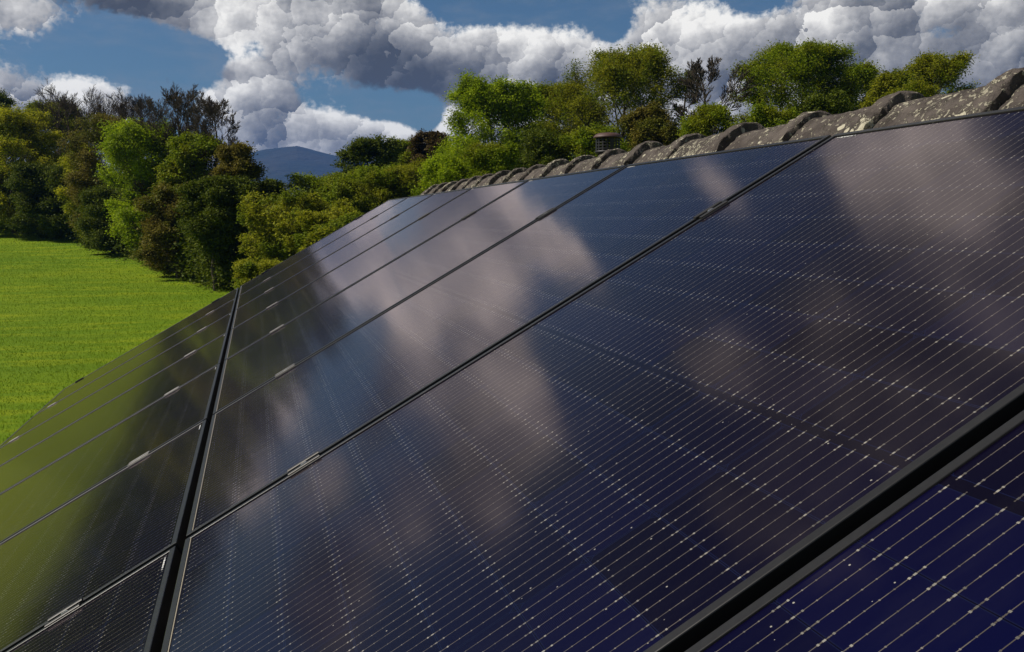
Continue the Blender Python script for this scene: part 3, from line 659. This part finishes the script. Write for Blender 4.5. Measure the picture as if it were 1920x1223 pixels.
# ------------------------------------------------------------------ solar panels
LU, LL, WP, PP, GAP = 1.500, 1.655, 1.134, 1.154, .020
def cell_mat(name, L):
    mt, b = new_mat(name); p = objco(); x, y, z = separate(p)
    info = N(N.nt.nodes.new("ShaderNodeObjectInfo").outputs['Random'])
    cw = .1868; half = cw * 3
    yy = (y + half) / cw; ci = floor(yy); fy = yy - ci                       # six cells across
    iny = gt(yy, 0.0) * lt(yy, 6.0)
    xa = absn(x) - .0058; ph = (L / 2 - .011 - .008 - .0058) / 9
    xx = xa / ph; cj = floor(xx); fx = xx - cj; inx = gt(xx, 0.0) * lt(xx, 9.0)
    jit = white(combine(ci, cj * mth('SIGN', x), info * 50))
    t = (fy * cw - .0039) / .0199; ft = absn(fract(t) - .5) * .0199; inw = gt(t, 0.0) * lt(t, 9.0)
    wire = lt(ft, .00042)
    db = (.5 - absn(fx - .5)) * ph                                           # distance to the nearest cell end
    wid = floor(t)
    off = (white(combine(wid, ci, cj)) - .5) * .0016
    dash = lt(ft, .00075) * lt(db + off, .0068) * gt(db + off, .0008) * gt(white(combine(floor(x * 1400.0), wid, ci)), .35)
    ends = lt(ft, .00125) * lt(absn(db - .0070), .0009)
    sp = (ph - .014) / 5; dots = lt(ft, .0009) * lt(absn(fract((fx * ph - .007) / sp + .5) - .5) * sp, .00055)
    sdb = (fx - gt(fx, .5)) * ph                                             # signed distance from the joint
    blob = lt(ft, .00105) * gt(sdb, .0002) * lt(sdb, .0032)
    wz = iny * inw * gt(xx, -.03) * lt(xx, 9.03)
    bright = mx(blob, ends)
    sparkle = white(combine(wid + ci * 9.0, floor(fx * 8.0 + .5) + cj * 8.0, mth('SIGN', x)))
    metal = mx(mx(wire, dash), mx(bright, dots)) * wz
    ex = (.5 - absn(fx - .5)) * ph; ey = (.5 - absn(fy - .5)) * cw
    cell = inx * iny * gt(ex, .0006) * gt(ey, .0009) * gt(ex + ey, .0075)
    edge = inx * iny * mx(lt(absn(ex - .0009), .0004), mx(lt(absn(ey - .0012), .0004), lt(absn(ex + ey - .0079), .0005)))
    fing = smooth(absn(fract(x / .0016) - .5), .30, .5)
    base = mixc(jit, (.0030, .0015, .0040), (.0034, .0022, .0110)); base = mixc(fing * .30, base, (.006, .006, .018))
    lw = N.nt.nodes.new("ShaderNodeLayerWeight"); lw.inputs[0].default_value = .5
    steep = 1.0 - lin(N(lw.outputs['Facing']), .34, .64)                     # the nitride coating turns blue when seen steeply
    base = mixc(steep, base, mixc(jit, (.0016, .0018, .012), (.0022, .0030, .030)))
    base = mixc(cell, mixc(steep, (.0036, .0024, .0062), (.0018, .0016, .0080)), base); base = mixc(edge, base, (.005, .007, .028))
    mc = mixc(mx(bright, dots * .35), mixc(sparkle, (.090, .078, .066), (.165, .143, .118)), mixc(sparkle, (.10, .095, .085), (.40, .375, .32)))
    col = mixc(metal, base, mc)
    vs = voronoi(p, 55.0, 'F1'); dust = lt(vs, .055) * gt(white(combine(floor(x * 30.0), floor(y * 30.0), info)), .45)
    col = mixc(dust * .8, col, (.34, .32, .28))
    film = smooth(noise(vscale(p, (.5, 1.6, 1.0)), 5.0, 6, .65), .45, .8)
    setin(b, 'Base Color', mixc(film * .014, col, (.35, .33, .30))); setin(b, 'Metallic', metal * .35)
    setin(b, 'Roughness', mixf(metal, .32, .38)); setin(b, 'IOR', 1.45)
    setin(b, 'Specular IOR Level', .02)
    rgh = .092 + film * .02 + (noise(p, 40, 3) - .5) * .02
    # faint waviness of textured glass
    nn = N.nt.nodes.new("ShaderNodeBump"); nn.inputs['Strength'].default_value = .05; nn.inputs['Distance'].default_value = .002
    N.nt.links.new(noise(vscale(p, (1.0, 3.0, 1.0)), 9, 2, .5).s, nn.inputs['Height']); 
    # anti-reflective cover glass: slightly warm tinted mirror weighted by Fresnel
    gl = N.nt.nodes.new("ShaderNodeBsdfGlossy"); gl.inputs['Color'].default_value = (1.0, .83, .79, 1); N.nt.links.new(rgh.s, gl.inputs['Roughness'])
    fr = N.nt.nodes.new("ShaderNodeFresnel"); fr.inputs['IOR'].default_value = 1.31
    for nd in (gl, fr): N.nt.links.new(nn.outputs[0], nd.inputs['Normal'])
    ms = N.nt.nodes.new("ShaderNodeMixShader"); N.nt.links.new(fr.outputs[0], ms.inputs[0]); N.nt.links.new(b.outputs[0], ms.inputs[1]); N.nt.links.new(gl.outputs[0], ms.inputs[2])
    N.nt.links.new(ms.outputs[0], N.nt.nodes['Material Output'].inputs[0])
    return mt
def mixf(f, a, b): return f * (b - a) + a
CELLU = cell_mat("solar_cells_upper", LU); CELLL = cell_mat("solar_cells_lower", LL)
fmx, b = new_mat("black_anodised_frame"); p = objco()
setin(b, 'Base Color', mixc(noise(vscale(p, (1, 1, 1)), 60, 4, .6), (.040, .040, .041), (.066, .065, .063))); setin(b, 'Metallic', .75); setin(b, 'Roughness', .42)
alu, b = new_mat("bare_aluminium_clamp"); p = objco(); setin(b, 'Base Color', mixc(noise(p, 90, 3), (.05, .049, .048), (.09, .088, .086))); setin(b, 'Metallic', .85); setin(b, 'Roughness', .5)
stl, b = new_mat("steel_bolt"); setin(b, 'Base Color', (.70, .69, .66)); setin(b, 'Metallic', .9); setin(b, 'Roughness', .25)
seal, b = new_mat("sealant_strip"); setin(b, 'Base Color', (.30, .27, .20)); setin(b, 'Roughness', .5)
stick, b = new_mat("barcode_sticker"); p = objco(); setin(b, 'Base Color', mixc(gt(white(combine(floor(separate(p)[1] * 900), 0.0, 0.0)), .55), (.75, .75, .72), (.05, .05, .05))); setin(b, 'Roughness', .4)
black, b = new_mat("black_rail"); setin(b, 'Base Color', (.018, .018, .018)); setin(b, 'Roughness', .6)

def frame_mesh(L):
    prof = [(0, -.035), (0, -.0012), (.0004, -.0003), (.0012, 0), (.0102, 0), (.0108, -.0004), (.011, -.0012), (.011, -.0050), (.0225, -.0335), (.0225, -.035)]
    prof = [(0, -.035), (0, -.0012), (.0004, -.0003), (.0012, 0), (.0102, 0), (.0108, -.0004), (.011, -.0012), (.011, -.033), (.0225, -.033), (.0225, -.035)]
    mb = MB(); vs = []
    for o_, z in prof:
        hx, hy = L / 2 - o_, WP / 2 - o_
        vs += [(-hx, -hy, z), (hx, -hy, z), (hx, hy, z), (-hx, hy, z)]
    fs = []; n = len(prof)
    for i in range(n):
        for k in range(4):
            a, b_ = i * 4 + k, i * 4 + (k + 1) % 4; c_, d_ = ((i + 1) % n) * 4 + (k + 1) % 4, ((i + 1) % n) * 4 + k
            fs.append((a, b_, c_, d_))
    mb.add(vs, fs); return mb.mesh("frame")
def sheet_mesh(L):
    mb = MB(); hx, hy = L / 2 - .0108, WP / 2 - .0108
    mb.box(-hx, hx, -hy, hy, -.0065, -.0022); return mb.mesh("glass")
def seal_mesh(L):
    """thin bead of sealant round the inside of the frame lip"""
    mb = MB(); hx, hy = L / 2 - .0111, WP / 2 - .0111; w_ = .0014
    mb.box(-hx, -hx + w_, -hy, hy, -.0026, -.0010)
    return mb.mesh("sealant")
FM = {'u': frame_mesh(LU), 'l': frame_mesh(LL)}; SM = {'u': sheet_mesh(LU), 'l': sheet_mesh(LL)}; XM = {'u': seal_mesh(LU), 'l': seal_mesh(LL)}
ORD = 'farthest second third fourth fifth sixth seventh nearest'.split()
def sticker_mesh():
    mb = MB(); mb.box(-.0015, .0015, -.032, .032, 0, .0004); return mb.mesh("barcode_sticker")
STM = sticker_mesh()
def panel(row, i):
    L = LU if row == 'u' else LL; vc = L / 2 if row == 'u' else -GAP - L / 2
    nm = 'upper' if row == 'u' else 'lower'
    n_ = 8 if row == 'u' else 7
    if i == 0: which = 'farthest panel of the %s row' % nm
    elif row == 'u' and i == 7: which = 'cut-off panel at the bottom right corner, nearest of the upper row'
    elif row == 'u' and i == 6: which = 'largest panel in view, filling the middle of the photo, upper row'
    elif row == 'l' and i == 6: which = 'panel at the bottom left corner, nearest of the lower row'
    else: which = '%s panel from the far end of the %s row' % (ORD[i], nm)
    o = empty("solar_panel", Wd((i + .5) * PP, vc, 0), ROT)
    extra = ('black framed, mirroring green meadow' if row == 'l' else 'black framed with fine silver busbars')
    tag(o, which + ', ' + ('black framed' if len(which.split()) > 9 else extra), "solar panel", 'solar panels of the roof array')
    link("frame", FM[row], fmx, o); link("glass", SM[row], CELLU if row == 'u' else CELLL, o); link("sealant", XM[row], seal, o)
    s = link("barcode_sticker", STM, stick, o, (L / 2 - .0185, WP / 2 - .060, -.0021))
    return o
for i in range(8): panel('u', i)
for i in range(7): panel('l', i)

# mounting rails under both rows
def rail(v, lab):
    mb = MB(); prof = [(-.02, -.118), (.02, -.118), (.02, -.0355), (.006, -.0355), (.006, -.045), (-.006, -.045), (-.006, -.0355), (-.02, -.0355)]
    mb.prism(prof, -.04 - 8 * PP, .02); o = link("mounting_rail", mb.mesh("mounting_rail"), black, None, Wd(0, v, 0), ROT)
    tag(o, lab, "mounting rail", 'rails under the panels')
rail(.245, "black rail under the lower ends of the upper row panels"); rail(1.185, "black rail under the ridge ends of the upper row panels")
rail(-.235, "black rail under the upper ends of the lower row panels"); rail(-1.530, "black rail under the eave ends of the lower row panels")

def clamp_meshes():
    mb = MB()
    prof = [(-.019, .0002), (-.019, .0022), (-.0175, .0034), (-.0095, .0034), (-.0078, .0020), (-.0078, -.0060), (.0078, -.0060), (.0078, .0020), (.0095, .0034), (.0175, .0034), (.019, .0022), (.019, .0002),
            (.0098, .0002), (.0096, -.0085), (-.0096, -.0085), (-.0098, .0002)]
    mb.prism_x(prof, -.033, .033); c_ = mb.mesh("clamp_body")
    mb = MB(); mb.lathe([(.0066, -.006), (.0066, .0012), (.0060, .0022), (.0036, .0022), (.0034, -.001), (.0005, -.001)], 20); b_ = mb.mesh("bolt", False)
    return c_, b_
CM, BM = clamp_meshes()
mb = MB(); mb.prism_x([(-.019, .0002), (-.019, .0034), (.0, .0034), (.0, -.035), (.018, -.035), (.018, -.031), (.004, -.031), (.0038, .0050), (-.0192, .0050), (-.0192, .0002)][::-1], -.036, .036); EM = mb.mesh("clamp_body")
NUM = 'first second third fourth fifth sixth seventh eighth'.split()
def clamp(i, v, row, end):
    nm = 'upper' if row == 'u' else 'lower'
    if i == 0:
        o = empty("panel_clamp", Wd(.010, v, 0), ROT); lab = "bright end clamp on far edge of %s row, %s" % (nm, end.replace("beside the gap between the rows", "by the row gap"))
        link("clamp_body", EM, alu, o); 
    else:
        o = empty("panel_clamp", Wd(i * PP, v, 0), ROT); lab = "silver clamp in the %s seam of the %s row, %s" % (NUM[i - 1], nm, end.replace("beside the gap between the rows", "by the row gap"))
        link("clamp_body", CM, alu, o); link("bolt", BM, stl, o)
    tag(o, lab, "clamp", 'clamps holding the panels')
for i in range(0, 7):
    clamp(i, .246, 'u', 'beside the gap between the rows'); clamp(i, 1.185, 'u', 'near the ridge')
for i in range(0, 7):
    clamp(i, -.240, 'l', 'beside the gap between the rows')
    if i < 3: clamp(i, -1.530, 'l', 'near the eave')

# ------------------------------------------------------------------ haze: one closed box of even air
mb = MB(); mb.box(-5200, 5200, -400, 7600, -7, 352)
hm = bpy.data.materials.new("air"); hm.use_nodes = True; hm.node_tree.nodes.clear()
pv = hm.node_tree.nodes.new("ShaderNodeVolumePrincipled"); pv.inputs['Density'].default_value = 1.2e-4; pv.inputs['Color'].default_value = (.075, .265, .78, 1); pv.inputs['Anisotropy'].default_value = .1
ho = hm.node_tree.nodes.new("ShaderNodeOutputMaterial"); hm.node_tree.links.new(pv.outputs[0], ho.inputs['Volume'])
tag(link("haze", mb.mesh("haze"), hm), kind='stuff')
